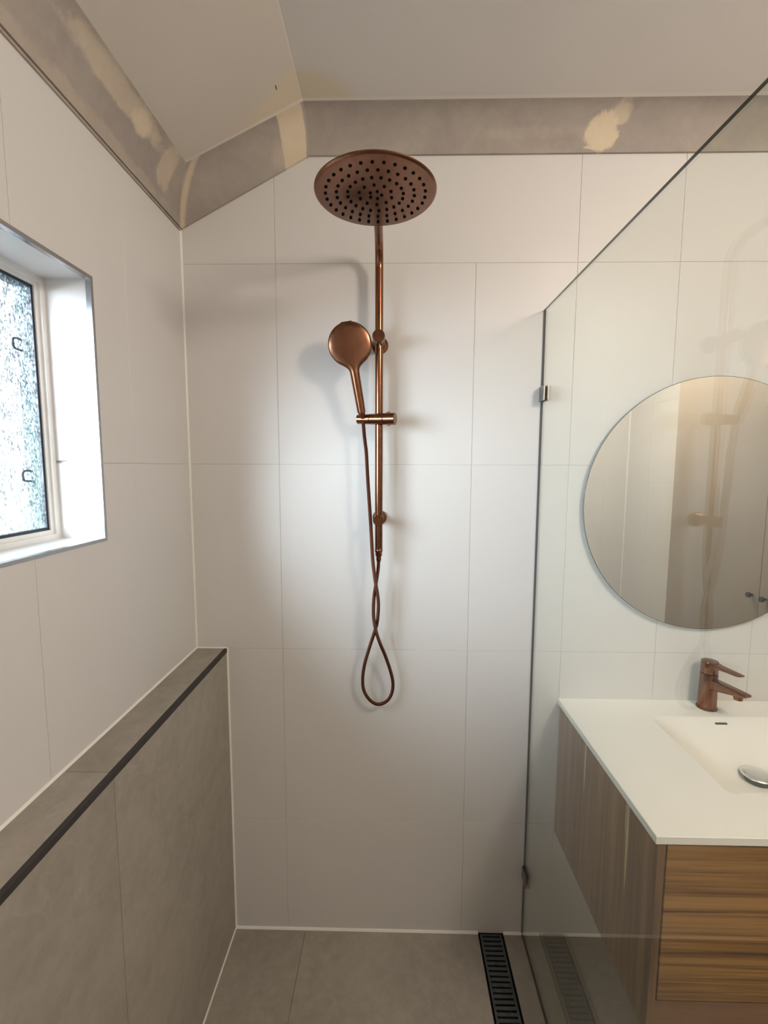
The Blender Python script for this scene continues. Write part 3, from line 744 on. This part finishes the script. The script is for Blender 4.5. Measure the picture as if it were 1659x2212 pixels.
top = empty('vanity_basin', (VX0, 0, VT)); tag(top, 'white one-piece vanity top with a moulded sloping basin', 'basin')
BX0, BX1, BY0, BY1, BDEP = 1.428, 1.846, -0.100, -0.428, 0.096
def sst(t): t = min(1, max(0, t)); return t*t*(3-2*t)
def cr_(t): t = min(1, max(0, t)); return 1-(1-t)**2.2
def basin(x, y):
    return BDEP*cr_((x-BX0)/0.125)*cr_((BX1-x)/0.125)*(0.45*sst((BY0-y)/0.16)+0.55*cr_((BY0-y)/0.20))*cr_((y-BY1)/0.075)
def grid_axis(a, b, n, cuts):
    q = [a+(b-a)*i/n for i in range(n+1)]
    for c in cuts:
        k = min(range(1, n), key=lambda i: abs(q[i]-c)); q[k] = c
    return q
gxs = grid_axis(VX0, VX1, 190, (BX0, BX1)); gys = grid_axis(-0.0005, VD, 130, (BY0, BY1))
Vc, Fc = [], []; nxg, nyg = len(gxs), len(gys)
for y in gys:
    for x in gxs: Vc.append((x, y, VT-basin(x, y)))
for j in range(nyg-1):
    for i in range(nxg-1): Fc.append((j*nxg+i, j*nxg+i+1, (j+1)*nxg+i+1, (j+1)*nxg+i))
# skirt round the slab and an underside lip
loop = [i for i in range(nxg)] + [j*nxg+nxg-1 for j in range(1, nyg)] + [(nyg-1)*nxg+i for i in range(nxg-2, -1, -1)] + [j*nxg for j in range(nyg-2, 0, -1)]
base_i = len(Vc); cen = Vector(((VX0+VX1)/2, VD/2, 0))
ch = 0.0012
def inset(v, d):
    x = min(max(v[0], VX0+d), VX1-d); y = max(min(v[1], -0.0005-d), VD+d); return x, y
for i in loop: Vc.append((Vc[i][0], Vc[i][1], VT-ch))
for i in loop: Vc.append((Vc[i][0], Vc[i][1], VT-VTH))
for i in loop: x, y = inset(Vc[i], 0.03); Vc.append((x, y, VT-VTH))
n = len(loop)
for i in loop:
    x, y = inset(Vc[i], ch); Vc[i] = (x, y, Vc[i][2])
for i in range(n):
    j = (i+1) % n
    Fc.append((loop[i], loop[j], base_i+j, base_i+i)); Fc.append((base_i+i, base_i+j, base_i+n+j, base_i+n+i)); Fc.append((base_i+n+i, base_i+n+j, base_i+2*n+j, base_i+2*n+i))
ct = part('basin_slab', Vc, Fc, m_counter, top); autosmooth(ct, 40)
# overflow slot let into the back slope
oy = -0.118; ox = 1.633
o1 = Vector((ox, oy, VT-basin(ox, oy))); sl2 = (basin(ox, oy+0.002)-basin(ox, oy-0.002))/0.004
tv = Vector((0, -1, sl2)).normalized(); nv = Vector((0, -tv.z, tv.y)); nv = nv if nv.z > 0 else -nv
Vo = []
for h in (-0.0005, 0.0008):
    for a, b in ((-0.017, -0.0032), (0.017, -0.0032), (0.0185, 0), (0.017, 0.0032), (-0.017, 0.0032), (-0.0185, 0)):
        Vo.append(o1 + Vector((a, 0, 0)) + tv*b + nv*h)
part('overflow_slot', Vo, [tuple(range(6)), tuple(range(6, 12))] + [(i, (i+1) % 6, 6+(i+1) % 6, 6+i) for i in range(6)], m_gun, top)
wx, wy = 1.640, -0.252; wz = VT-basin(wx, wy)
ws = part('waste_ring', *lathe((wx, wy, wz-0.004), (0, 0, 1), [(0, 0), (0.030, 0), (0.030, 0.0135), (0.022, 0.0165), (0, 0.0165)], 36), m_gun, top); autosmooth(ws)
o = part('waste_cap', *lathe((wx, wy, wz+0.013), (0, 0, 1), [(0, 0), (0.036, 0.0005), (0.0385, 0.0025), (0.0375, 0.0045), (0.030, 0.0068), (0.015, 0.0085), (0, 0.009)], 48), m_cap, ws); autosmooth(o, 50)

# ------------------------------------------------------------------ basin mixer tap
TX, TY = 1.638, -0.046; TZ = VT
tap = empty('basin_mixer_tap', (TX, TY, TZ)); tag(tap, 'bronze single-lever basin mixer tap on the vanity top', 'tap')
o = part('base_ring', *lathe((TX, TY, TZ), (0, 0, 1), [(0, 0.0002), (0.0285, 0.0002), (0.0290, 0.002), (0.0285, 0.005), (0.0265, 0.006), (0, 0.006)], 40), m_bronze, tap); autosmooth(o)
o = part('body', *lathe((TX, TY, TZ), (0, 0, 1), [(0, 0.005), (0.0262, 0.006), (0.0250, 0.06), (0.0240, 0.112), (0.0236, 0.1135), (0, 0.1135)], 48), m_bronze, tap); autosmooth(o)
fd = Vector((0.30, -1.0, 0)).normalized(); sd = Vector((-fd.y, fd.x, 0))
def loft(secs, name, mat, root, sub=5):
    """secs: (centre, half width, half height) rounded-rectangle sections across fd"""
    V, F = [], []; N = 20
    for c, w, h in secs:
        for k in range(N):
            a = 2*PI*k/N; ca, sa = math.cos(a), math.sin(a)
            e = 0.45
            V.append(Vector(c) + sd*w*math.copysign(abs(ca)**e, ca) + Vector((0, 0, 1))*h*math.copysign(abs(sa)**e, sa))
    for i in range(len(secs)-1):
        for k in range(N):
            j = (k+1) % N; F.append((i*N+k, i*N+j, (i+1)*N+j, (i+1)*N+k))
    F += [tuple(range(N)), tuple(range((len(secs)-1)*N, len(secs)*N))]
    o = part(name, V, F, mat, root); autosmooth(o, 50); return o
TC = Vector((TX, TY, TZ))
sp_ = loft([(TC+fd*0.010+Vector((0, 0, 0.083)), 0.018, 0.018), (TC+fd*0.045+Vector((0, 0, 0.087)), 0.0165, 0.0145), (TC+fd*0.085+Vector((0, 0, 0.0915)), 0.0155, 0.0095), (TC+fd*0.112+Vector((0, 0, 0.0945)), 0.0148, 0.0055), (TC+fd*0.118+Vector((0, 0, 0.0950)), 0.0142, 0.0035)], 'spout', m_bronze, tap)
ac = TC+fd*0.092+Vector((0, 0, 0.087))
o = part('aerator', *cyl(ac, ac+Vector((0, 0, -0.014)), 0.0125, 0.0115, 28), m_bronze, sp_); autosmooth(o)
lv = part('lever', *lathe((TX, TY, TZ), (0, 0, 1), [(0, 0.1165), (0.0232, 0.1165), (0.0238, 0.118), (0.0236, 0.1500), (0.0225, 0.1530), (0.012, 0.1545), (0, 0.1548)], 48), m_bronze, tap); autosmooth(lv)
lv['label'] = 'bronze lever with a flat paddle handle'
loft([(TC+fd*0.004+Vector((0, 0, 0.1455)), 0.021, 0.0075), (TC+fd*0.030+Vector((0, 0, 0.1450)), 0.0150, 0.0058), (TC+fd*0.060+Vector((0, 0, 0.1455)), 0.0128, 0.0045), (TC+fd*0.088+Vector((0, 0, 0.1460)), 0.0115, 0.0038), (TC+fd*0.098+Vector((0, 0, 0.1468)), 0.0100, 0.0020)], 'lever_paddle', m_bronze, lv)

# ------------------------------------------------------------------ tall cabinet seen in the mirror
CX, CY0, CY1, CZ1 = 2.40, -0.035, -1.475, 2.42
cab = empty('linen_cabinet', (CX, CY1, 0)); tag(cab, 'tall beige two-door cabinet reflected in the round mirror', 'cabinet')
part('carcass', *boxvf(CX+0.020, XR-0.0005, CY0, CY1, 0.0005, CZ1), m_cab, cab)
ys_ = -0.757
for a, b, ky in ((CY0, ys_+0.0015, ys_+0.040), (ys_-0.0015, CY1, ys_-0.040)):
    d_ = part('door', *boxvf(CX, CX+0.0195, a, b, 0.08, CZ1-0.002), m_cab, cab); bevel(d_, 0.0008, 1)
    o = part('knob', *lathe((CX, ky, 0.996), (-1, 0, 0), [(0, 0), (0.006, 0.0002), (0.006, 0.012), (0.0125, 0.015), (0.0135, 0.020), (0.0125, 0.026), (0, 0.027)], 24), m_dark, d_); autosmooth(o)
part('plinth', *boxvf(CX+0.03, CX+0.045, CY0, CY1, 0.0005, 0.078), m_cab, cab)

# ------------------------------------------------------------------ ceiling light (behind the camera)
LX, LYY = 1.75, -1.40
lamp = empty('ceiling_light', (LX, LYY, ZC)); tag(lamp, 'round warm ceiling light behind the camera', 'ceiling light')
o = part('bezel', *lathe((LX, LYY, ZC), (0, 0, -1), [(0, 0.0005), (0.15, 0.0005), (0.15, 0.018), (0.142, 0.024), (0, 0.024)], 48), m_alu, lamp); autosmooth(o)
m_lamp = make_emit('lamp_diffuser', LAMP_COL, LAMP*0.06)
o = part('diffuser', *lathe((LX, LYY, ZC), (0, 0, -1), [(0.138, 0.0245), (0.136, 0.040), (0.118, 0.064), (0.08, 0.082), (0.04, 0.090), (0, 0.092)], 48), m_lamp, lamp); autosmooth(o, 60)
ld = bpy.data.lights.new('lamp_light', 'POINT'); ld.shadow_soft_size = 0.13; ld.energy = LAMP; ld.color = LAMP_COL
lo = bpy.data.objects.new('lamp_light', ld); COL.objects.link(lo); lo.parent = lamp; lo.location = (0, 0, -0.235)
